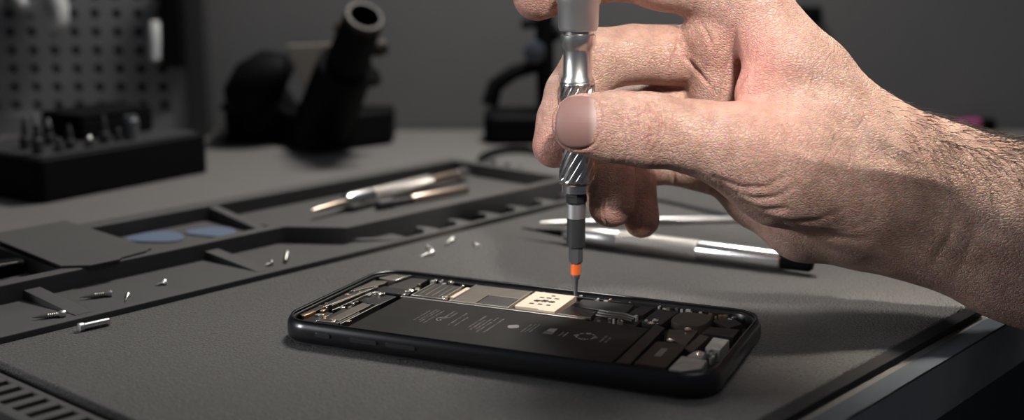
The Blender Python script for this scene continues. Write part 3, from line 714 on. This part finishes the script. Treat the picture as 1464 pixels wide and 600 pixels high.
def nets(A):
    """surface nets: one vertex per cell the surface crosses"""
    ins = A < 0
    n = np.array(A.shape) - 1
    cnt = np.zeros(n, np.int8); acc = np.zeros((*n, 3), np.float32); ne = np.zeros(n, np.float32)
    c8 = [(i, j, k) for i in (0, 1) for j in (0, 1) for k in (0, 1)]
    sub = lambda B, c: B[c[0]:c[0] + n[0], c[1]:c[1] + n[1], c[2]:c[2] + n[2]]
    for c in c8: cnt += sub(ins, c)
    act = (cnt > 0) & (cnt < 8); I = np.argwhere(act); idx = -np.ones(n, np.int64); idx[act] = np.arange(len(I))
    pos = np.zeros((len(I), 3)); ne = np.zeros(len(I))
    for c in c8:
        for ax in range(3):
            if c[ax]: continue
            e = list(c); e[ax] = 1
            va = A[I[:, 0] + c[0], I[:, 1] + c[1], I[:, 2] + c[2]]; vb = A[I[:, 0] + e[0], I[:, 1] + e[1], I[:, 2] + e[2]]
            cr = (va < 0) != (vb < 0); t = np.where(cr, va / np.where(cr, va - vb, 1), 0)
            q = np.array(c, float)[None, :].repeat(len(I), 0); q[:, ax] += t
            pos[cr] += q[cr]; ne[cr] += 1
    V = (I + pos / ne[:, None]) * GS + lo
    Fs = []
    for ax in range(3):
        o1, o2 = [(1, 2), (2, 0), (0, 1)][ax]
        sA = [slice(None)] * 3; sB = [slice(None)] * 3; sA[ax] = slice(0, -1); sB[ax] = slice(1, None)
        ch = ins[tuple(sA)] != ins[tuple(sB)]
        J = np.argwhere(ch); J = J[(J[:, o1] > 0) & (J[:, o2] > 0) & (J[:, o1] < n[o1]) & (J[:, o2] < n[o2])]
        q = []
        for u_, v_ in ((1, 1), (0, 1), (0, 0), (1, 0)):
            K = J.copy(); K[:, o1] -= u_; K[:, o2] -= v_; q.append(idx[K[:, 0], K[:, 1], K[:, 2]])
        q = np.stack(q, 1); fl = ins[J[:, 0], J[:, 1], J[:, 2]]
        q[~fl] = q[~fl][:, ::-1]; Fs.append(q)
    return V, np.concatenate(Fs)
HV, HF = nets(SD)
HF = HF[(HF >= 0).all(1)]
def neighbours_smooth(V, Fq, it, w=.5):
    for _ in range(it):
        acc = np.zeros_like(V); c = np.zeros(len(V))
        for i in range(4):
            for j in ((i + 1) % 4, (i + 3) % 4):
                np.add.at(acc, Fq[:, i], V[Fq[:, j]]); np.add.at(c, Fq[:, i], 1)
        V = V * (1 - w) + acc / np.maximum(c, 1)[:, None] * w
    return V
HV = neighbours_smooth(HV, HF, 3)
def subdiv(V, Fq):
    E = np.concatenate([np.sort(Fq[:, [i, (i + 1) % 4]], 1) for i in range(4)])
    u, inv = np.unique(E, axis=0, return_inverse=True); inv = inv.reshape(-1); nf = len(Fq); nv = len(V)
    em = (V[u[:, 0]] + V[u[:, 1]]) / 2; fm = V[Fq].mean(1)
    V2 = np.concatenate([V, em, fm]); e = [nv + inv[i * nf:(i + 1) * nf] for i in range(4)]; fc = nv + len(u) + np.arange(nf)
    return V2, np.concatenate([np.stack([Fq[:, i], e[i], fc, e[(i + 3) % 4]], 1) for i in range(4)])
HV, HF = subdiv(HV, HF)
HV = neighbours_smooth(HV, HF, 4)
def vnormals(V, Fq):
    nrm = np.cross(V[Fq[:, 2]] - V[Fq[:, 0]], V[Fq[:, 3]] - V[Fq[:, 1]]); N_ = np.zeros_like(V)
    for i in range(4): np.add.at(N_, Fq[:, i], nrm)
    return N_ / np.maximum(np.linalg.norm(N_, axis=1), 1e-12)[:, None]
HN = vnormals(HV, HF)
if HN[:, 2][HV[:, 2] < np.percentile(HV[:, 2], 5)].mean() > 0: HF = HF[:, ::-1]; HN = -HN
hpx = HV[:, 0] / HV[:, 2] * F + 732; hpy = 300 - HV[:, 1] / HV[:, 2] * F
disp = np.zeros(len(HV))
facing = np.clip(-HN[:, 2] * 2.5, 0, 1)
def seg_dist(pts):
    """distance (photo pixels) to a polyline and how far along it the nearest point lies"""
    best = np.full(len(HV), 1e9); along = np.zeros(len(HV)); n_ = len(pts) - 1
    for k_, ((x0, y0), (x1, y1)) in enumerate(zip(pts[:-1], pts[1:])):
        dx_, dy_ = x1 - x0, y1 - y0; t = np.clip(((hpx - x0) * dx_ + (hpy - y0) * dy_) / (dx_ * dx_ + dy_ * dy_), 0, 1)
        d_ = np.hypot(hpx - x0 - t * dx_, hpy - y0 - t * dy_); m_ = d_ < best
        best[m_] = d_[m_]; along[m_] = (k_ + t[m_]) / n_
    return best, along
def crease(pts, depth, w, d0=0, d1=99, taper=True):
    global disp
    d_, s_ = seg_dist(pts)
    k_ = ((HV[:, 2] > d0) & (HV[:, 2] < d1)) * facing
    if taper: k_ = k_ * np.sqrt(np.clip(np.sin(np.pi * np.clip(s_, .02, .98)), 0, 1))
    disp -= depth * k_ * np.exp(-(d_ / w) ** 2)
    disp += depth * .35 * k_ * np.exp(-((d_ - 2.2 * w) / (1.3 * w)) ** 2)
NX, NY, NW, NH = 826.5, 174.5, 31.5, 37.5
def nail_outline(n=60, s=1.0):
    out = []
    for i in range(n + 1):
        a = 2 * math.pi * i / n; ca, sa = math.cos(a), math.sin(a); e = 2 / 2.7
        out.append((NX + s * NW * math.copysign(abs(ca) ** e, ca) + 2.5 * (sa) , NY - s * NH * math.copysign(abs(sa) ** e, sa)))
    return out
crease(nail_outline(61, 1.03), .045, 2.2, 0, 40.6, False)
# thumb knuckle creases
for pts, dp, w in (([(902, 142), (909, 160), (912, 185), (913, 214)], .035, 2.2), ([(918, 137), (926, 152), (930, 172), (929, 200), (924, 216)], .05, 2.4),
                   ([(931, 136), (942, 155), (945, 178), (941, 205), (930, 222)], .055, 2.6), ([(905, 170), (918, 163), (931, 150)], .03, 2),
                   ([(890, 152), (897, 172), (900, 196)], .025, 2.2), ([(912, 205), (926, 196), (940, 192)], .03, 2), ([(912, 182), (923, 172), (936, 176)], .028, 2),
                   ([(880, 150), (884, 170), (886, 190)], .018, 2.2), ([(950, 150), (953, 178), (950, 200)], .018, 2.4)):
    crease(pts, dp * .8, w * .9, 0, 41.2)
# fold between web and palm, palm lines
crease([(1066, 0), (1050, 40), (1046, 75), (1036, 115), (1029, 146)], .06, 4)
crease([(1068, 100), (1058, 120), (1048, 138)], .05, 3.5, 0, 42)
crease([(968, 52), (978, 80), (1000, 105), (1022, 132)], .05, 3, 41)
crease([(972, 30), (968, 70), (955, 112)], .06, 3.5, 41)
crease([(1000, 30), (1012, 50), (1020, 72)], .03, 3, 41)
for x_ in (870, 878): crease([(x_, 60), (x_ + 5, 85), (x_ + 2, 118)], .035, 2.5, 41.3)
# thenar folds
crease([(1020, 252), (1060, 268), (1095, 268), (1124, 250)], .045, 4, 0, 42)
crease([(1045, 272), (1080, 284), (1110, 282), (1140, 265)], .04, 4, 0, 42)
crease([(1060, 290), (1095, 300), (1130, 298)], .045, 4, 0, 42)
crease([(1080, 306), (1120, 318), (1170, 315), (1215, 295)], .03, 4, 0, 43)
crease([(1022, 256), (1050, 285), (1092, 311), (1150, 335), (1240, 343)], .07, 5)
crease([(1150, 335), (1210, 330), (1260, 312)], .015, 5)
# finger creases below the thumb
crease([(963, 240), (964, 268)], .08, 2.4, 43); crease([(1022, 250), (1016, 290)], .08, 2.6, 43)
crease([(870, 262), (865, 285), (864, 312), (868, 322)], .035, 1.8, 41.8, 44); crease([(918, 292), (915, 312), (917, 335)], .03, 1.7, 42.6, 45)
crease([(766, 182), (772, 176), (775, 160)], .03, 2, 41.5)
# wrist folds
crease([(1330, 385), (1355, 345), (1368, 300)], .03, 6); crease([(1365, 400), (1385, 360), (1395, 320)], .025, 6)
# soft tendon and vein relief
rng = np.random.RandomState(3)
crease([(1190, 130), (1250, 190), (1330, 240)], -.05, 9); crease([(1110, 215), (1180, 235), (1270, 245), (1400, 270)], -.05, 12); crease([(1250, 300), (1340, 330), (1464, 370)], -.05, 14)
for _ in range(150):                       # fine skin lines across the thumb and the web
    x_, y_ = rng.uniform(870, 1260), rng.uniform(60, 270); a_ = rng.normal(1.9 if x_ > 1000 else 1.65, .3); l_ = rng.uniform(8, 22)
    crease([(x_ - l_ * math.cos(a_), y_ - l_ * math.sin(a_)), (x_ + rng.uniform(-2, 2), y_), (x_ + l_ * math.cos(a_), y_ + l_ * math.sin(a_))], rng.uniform(.006, .014), rng.uniform(1.3, 2.0), 0, 42)
for _ in range(70):                        # low lumps
    c = HV[rng.randint(len(HV))]; disp += rng.uniform(-.02, .02) * np.exp(-((HV - c) ** 2).sum(1) / .35)
nf_ = np.abs((hpx - NX) / NW) ** 2.7 + np.abs((hpy - NY) / NH) ** 2.7
disp -= .035 * np.clip((1.15 - nf_) / .3, 0, 1) * (HV[:, 2] < 40.4) * (facing > .05)
HV2 = HV + HN * disp[:, None]
# skin colour map: redder at fingertips and folds, tanner at the wrist (it stays with the skin)
red = np.zeros(len(HV))
for p_, r_, w_ in ((cs(815, 180, 39.8), 1.1, .5), (cs(768, -5, 42.7), 1.3, .8), (cs(790, 215, 42.4), 1.2, .8), (cs(872, 295, 43), 1.2, .6), (cs(917, 315, 44), 1.0, .6), (cs(1055, 100, 40.8), 1.2, .9), (cs(1040, 135, 41), .9, .9),
                   (cs(928, 180, 39.4), .9, .25), (cs(1090, 60, 40.8), 1.4, .45), (cs(1000, 80, 43), 1.8, .3), (cs(1100, 180, 39.5), 1.6, .35)):
    red += w_ * np.exp(-((HV - p_) ** 2).sum(1) / r_ ** 2)
Rw = np.stack([HV2[:, 0], HV2[:, 2] * cp + HV2[:, 1] * sp, H - HV2[:, 2] * sp + HV2[:, 1] * cp], 1)
h_org = P(1100, 200, 42)
me = bpy.data.meshes.new('hand')
me.vertices.add(len(Rw)); me.vertices.foreach_set('co', ((Rw - np.array(h_org)) * S).astype(np.float32).ravel())
me.loops.add(HF.size); me.loops.foreach_set('vertex_index', HF.astype(np.int32).ravel())
me.polygons.add(len(HF)); me.polygons.foreach_set('loop_start', np.arange(0, HF.size, 4, dtype=np.int32))
me.polygons.foreach_set('use_smooth', np.ones(len(HF), dtype=bool))
me.update(calc_edges=True); me.validate()
at = me.attributes.new('redness', 'FLOAT', 'POINT'); at.data.foreach_set('value', np.clip(red, 0, 1).astype(np.float32))

sk = bpy.data.materials.new('skin'); sk.use_nodes = True; nt = sk.node_tree; b = nt.nodes['Principled BSDF']
def N(t, **kw):
    n = nt.nodes.new(t)
    for k, v_ in kw.items(): setattr(n, k, v_)
    return n
def lk(a, i, b_, j): nt.links.new(a.outputs[i], b_.inputs[j])
tc = N('ShaderNodeTexCoord'); mp = N('ShaderNodeMapping'); mp.inputs['Scale'].default_value = (100,) * 3; lk(tc, 'Object', mp, 'Vector')
n1 = N('ShaderNodeTexNoise'); n1.inputs['Scale'].default_value = 1.6; n1.inputs['Detail'].default_value = 6; n1.inputs['Roughness'].default_value = .6; lk(mp, 0, n1, 'Vector')
n2 = N('ShaderNodeTexNoise'); n2.inputs['Scale'].default_value = 9; n2.inputs['Detail'].default_value = 3; lk(mp, 0, n2, 'Vector')
ramp = N('ShaderNodeValToRGB'); ramp.color_ramp.elements[0].position = .32; ramp.color_ramp.elements[1].position = .68
ramp.color_ramp.elements[0].color = (.40, .225, .165, 1); ramp.color_ramp.elements[1].color = (.56, .35, .265, 1); lk(n1, 'Fac', ramp, 'Fac')
mxr = N('ShaderNodeMix', data_type='RGBA'); mxr.inputs[7].default_value = (.58, .22, .17, 1); lk(ramp, 'Color', mxr, 6)
an = N('ShaderNodeAttribute', attribute_name='redness'); mm = N('ShaderNodeMath', operation='MULTIPLY'); mm.inputs[1].default_value = .75; lk(an, 'Fac', mm, 0); lk(mm, 0, mxr, 0)
mx2 = N('ShaderNodeMix', data_type='RGBA', blend_type='OVERLAY'); mx2.inputs[0].default_value = .35; lk(mxr, 2, mx2, 6); lk(n2, 'Color', mx2, 7)
hs = N('ShaderNodeHueSaturation'); hs.inputs['Saturation'].default_value = .92; lk(mx2, 2, hs, 'Color'); lk(hs, 0, b, 'Base Color')
b.inputs['Roughness'].default_value = .48; b.inputs['Subsurface Weight'].default_value = .12
b.inputs['Subsurface Radius'].default_value = (.004, .0016, .0008); b.inputs['Subsurface Scale'].default_value = .6; b.inputs['Specular IOR Level'].default_value = .4
vo = N('ShaderNodeTexVoronoi', feature='DISTANCE_TO_EDGE'); vo.inputs['Scale'].default_value = 11
mp2 = N('ShaderNodeMapping'); mp2.inputs['Scale'].default_value = (65, 130, 110); mp2.inputs['Rotation'].default_value = (0, .5, .3); lk(tc, 'Object', mp2, 'Vector')
nd = N('ShaderNodeTexNoise'); nd.inputs['Scale'].default_value = 4; lk(mp2, 0, nd, 'Vector')
va = N('ShaderNodeVectorMath', operation='MULTIPLY_ADD'); va.inputs[1].default_value = (.25,) * 3; lk(nd, 'Color', va, 0); lk(mp2, 0, va, 2); lk(va, 0, vo, 'Vector')
mr = N('ShaderNodeMapRange'); mr.inputs[1].default_value = 0; mr.inputs[2].default_value = .18; lk(vo, 'Distance', mr, 0)
wv = N('ShaderNodeTexNoise'); wv.inputs['Scale'].default_value = 3.2; wv.inputs['Detail'].default_value = 6; wv.inputs['Roughness'].default_value = .7
mp3 = N('ShaderNodeMapping'); mp3.inputs['Scale'].default_value = (45, 160, 240); mp3.inputs['Rotation'].default_value = (.3, .6, .2); lk(tc, 'Object', mp3, 'Vector'); lk(mp3, 0, wv, 'Vector')
ad = N('ShaderNodeMath', operation='MULTIPLY_ADD'); ad.inputs[1].default_value = .9; lk(wv, 'Fac', ad, 0); lk(mr, 0, ad, 2)
bp = N('ShaderNodeBump'); bp.inputs['Strength'].default_value = .75; bp.inputs['Distance'].default_value = .03 * S; lk(ad, 0, bp, 'Height'); lk(bp, 0, b, 'Normal')
me.materials.append(sk)
hand = bpy.data.objects.new('hand', me); C.objects.link(hand); hand.location = h_org * S
tag(hand, "person's bare right hand and hairy wrist pinching the upright screwdriver with the thumb", 'hand')

# thumbnail, laid on the real surface of the thumb
bvh = BVHTree.FromPolygons([tuple(p) for p in Rw[:]], [tuple(int(i) for i in q) for q in HF[::1]])
cam_o = Vector((0, 0, H))
def hit(px, py):
    d_ = (P(px, py, 40) - cam_o).normalized(); return bvh.ray_cast(cam_o, d_)[:2]
rings_, NR, NA = [], 9, 56
outl = nail_outline(NA)[:-1]
fwd = (P(NX, NY, 40) - cam_o).normalized()
raw = []
for i in range(NR + 1):
    s_ = i / NR; row = []
    for (ox, oy) in outl:
        x_, y_ = NX + (ox - NX) * s_, NY + (oy - NY) * s_
        row.append((x_, y_, s_))
    raw.append(row)
# smooth analytic sheet fitted to hits: depth = quadratic in (x, y)
Q, Z = [], []
for row in raw[:NR]:
    for x_, y_, s_ in row:
        p_, n_ = hit(x_, y_)
        if p_ is None: continue
        D_ = (p_ - cam_o).dot(Vector((0, cp, -sp))); X_, Y_ = (x_ - NX) / NW, (y_ - NY) / NH
        Q.append([1, X_, Y_, X_ * X_, X_ * Y_, Y_ * Y_]); Z.append(D_)
co = np.linalg.lstsq(np.array(Q), np.array(Z), rcond=None)[0]
top, bot = [], []
for row in raw:
    tr, br = [], []
    for x_, y_, s_ in row:
        X_, Y_ = (x_ - NX) / NW, (y_ - NY) / NH
        D_ = float(np.dot(co, [1, X_, Y_, X_ * X_, X_ * Y_, Y_ * Y_]))
        lift = .04 * (1 - s_ ** 4) + .012 * s_ ** 4
        tr.append(P(x_, y_, D_ - lift)); br.append(P(x_, y_, D_ + .08))
    top.append(tr); bot.append(br)
nm = MB(tuple(h_org)).rings([r_ for r_ in top[1:]] + [bot[-1]], True, False)
nailm = bpy.data.materials.new('nail'); nailm.use_nodes = True; nt = nailm.node_tree; b = nt.nodes['Principled BSDF']
tc = N('ShaderNodeTexCoord'); mp = N('ShaderNodeMapping'); mp.inputs['Scale'].default_value = (25, 25, 1100); lk(tc, 'Object', mp, 'Vector')
n1 = N('ShaderNodeTexNoise'); n1.inputs['Scale'].default_value = 1.5; n1.inputs['Detail'].default_value = 3; lk(mp, 0, n1, 'Vector')
bp = N('ShaderNodeBump'); bp.inputs['Strength'].default_value = .3; bp.inputs['Distance'].default_value = .012 * S; lk(n1, 'Fac', bp, 'Height'); lk(bp, 0, b, 'Normal')
sx = N('ShaderNodeSeparateXYZ'); lk(tc, 'Object', sx, 0)
lun = (P(NX + 24, NY, 39.3) - h_org) * S
mrx = N('ShaderNodeMapRange'); mrx.interpolation_type = 'SMOOTHSTEP'; mrx.inputs[1].default_value = lun.x - .0022; mrx.inputs[2].default_value = lun.x + .0006; lk(sx, 'X', mrx, 0)
mxc = N('ShaderNodeMix', data_type='RGBA'); mxc.inputs[6].default_value = (.25, .14, .122, 1); mxc.inputs[7].default_value = (.42, .3, .28, 1); lk(mrx, 0, mxc, 0); lk(mxc, 2, b, 'Base Color')
b.inputs['Roughness'].default_value = .55; b.inputs['Specular IOR Level'].default_value = .5
nail = nm.build('thumbnail', nailm, hand, angle=70); nail['label'] = 'pink ridged thumbnail with a pale base'

# arm hair on the wrist
tri_c = []
m_ = MB(tuple(h_org)); rng = random.Random(5)
cand = [i for i in range(0, len(HV2), 3) if 1210 < hpx[i] < 1500 and hpy[i] < 300 and HN[i, 2] < .35 and HN[i, 1] > -.35]
rng.shuffle(cand)
Nw = np.stack([HN[:, 0], HN[:, 2] * cp + HN[:, 1] * sp, -HN[:, 2] * sp + HN[:, 1] * cp], 1)
cnt = 0
for i in cand:
    w_ = min(1, max(0, (hpx[i] - 1230) / 230)) * min(1, max(.06, (300 - hpy[i]) / 90 - .1 - .0))
    if rng.random() > w_ ** 1.5: continue
    n_ = Vector(Nw[i]); p_ = Vector(Rw[i]); t_ = Vector((.8, -.15, -.62)) + Vector((rng.uniform(-.45, .45), rng.uniform(-.3, .3), rng.uniform(-.4, .35)))
    t_ = (t_ - n_ * t_.dot(n_)).normalized(); L_ = rng.uniform(.35, .95) * (.55 + .45 * w_)
    bend = Vector((rng.uniform(-.3, .3), 0, rng.uniform(-.5, .1)))
    pts = [p_ + t_ * L_ * q + n_ * (.05 + .36 * math.sin(q * 2.0)) * L_ * .9 + bend * L_ * q * q * .4 - n_ * .03 for q in (0, .33, .66, 1)]
    m_.tube(pts, [.008, .0075, .0055, .0025], 3); cnt += 1
    if cnt > 620: break
hair = m_.build('arm_hair', mat('hair', (.02, .015, .012), .5), hand, angle=180); hair['kind'] = 'stuff'

# ------------------------------------------------------------------ light
def area(name, loc, target, size, power, col, sy=None):
    l = bpy.data.lights.new(name, 'AREA'); l.energy = power; l.color = col; l.size = size * S
    if sy: l.shape = 'RECTANGLE'; l.size_y = sy * S
    o = bpy.data.objects.new(name, l); C.objects.link(o); o.location = Vector(loc) * S
    o.rotation_euler = (Vector(target) - Vector(loc)).to_track_quat('-Z', 'Y').to_euler(); return o
area('bench_lamp', (3, 77, 49), (4, 46, 0), 11, 3.8, (1, .95, .89))
fl = area('hand_fill', (12, -2, 47), P(985, 70, 40.5), 7, .076, (1, .93, .88)); fl.data.spread = math.radians(16)  # added fill, narrowed to brighten the front of the hand
ov = area('arm_fill', (15, 53, 60), P(1345, 200, 41.5), 6, .07, (1, .9, .78)); ov.data.spread = math.radians(16)  # added narrow fill to brighten the arm and top of the hand
st = area('driver_fill', (-40, 30, 22), P(825, 70, 41.5), 8, .08, (.97, .97, 1), 30); st.data.spread = math.radians(26)  # added fill that gives the driver's steel its bright reflections
area('wall_fill', (40, 35, 120), (10, 75, 0), 60, 1.9, (.95, .97, 1))  # unseen fill, added to lift the back wall
w = bpy.data.worlds.new('world'); sc.world = w; w.use_nodes = True
w.node_tree.nodes['Background'].inputs[0].default_value = (.75, .85, 1, 1); w.node_tree.nodes['Background'].inputs[1].default_value = .055
sc.view_settings.view_transform = 'Standard'; sc.view_settings.look = 'None'; sc.view_settings.gamma = 1; sc.view_settings.exposure = 0
sc.view_settings.use_curve_mapping = False
sc.cycles.max_bounces = 6
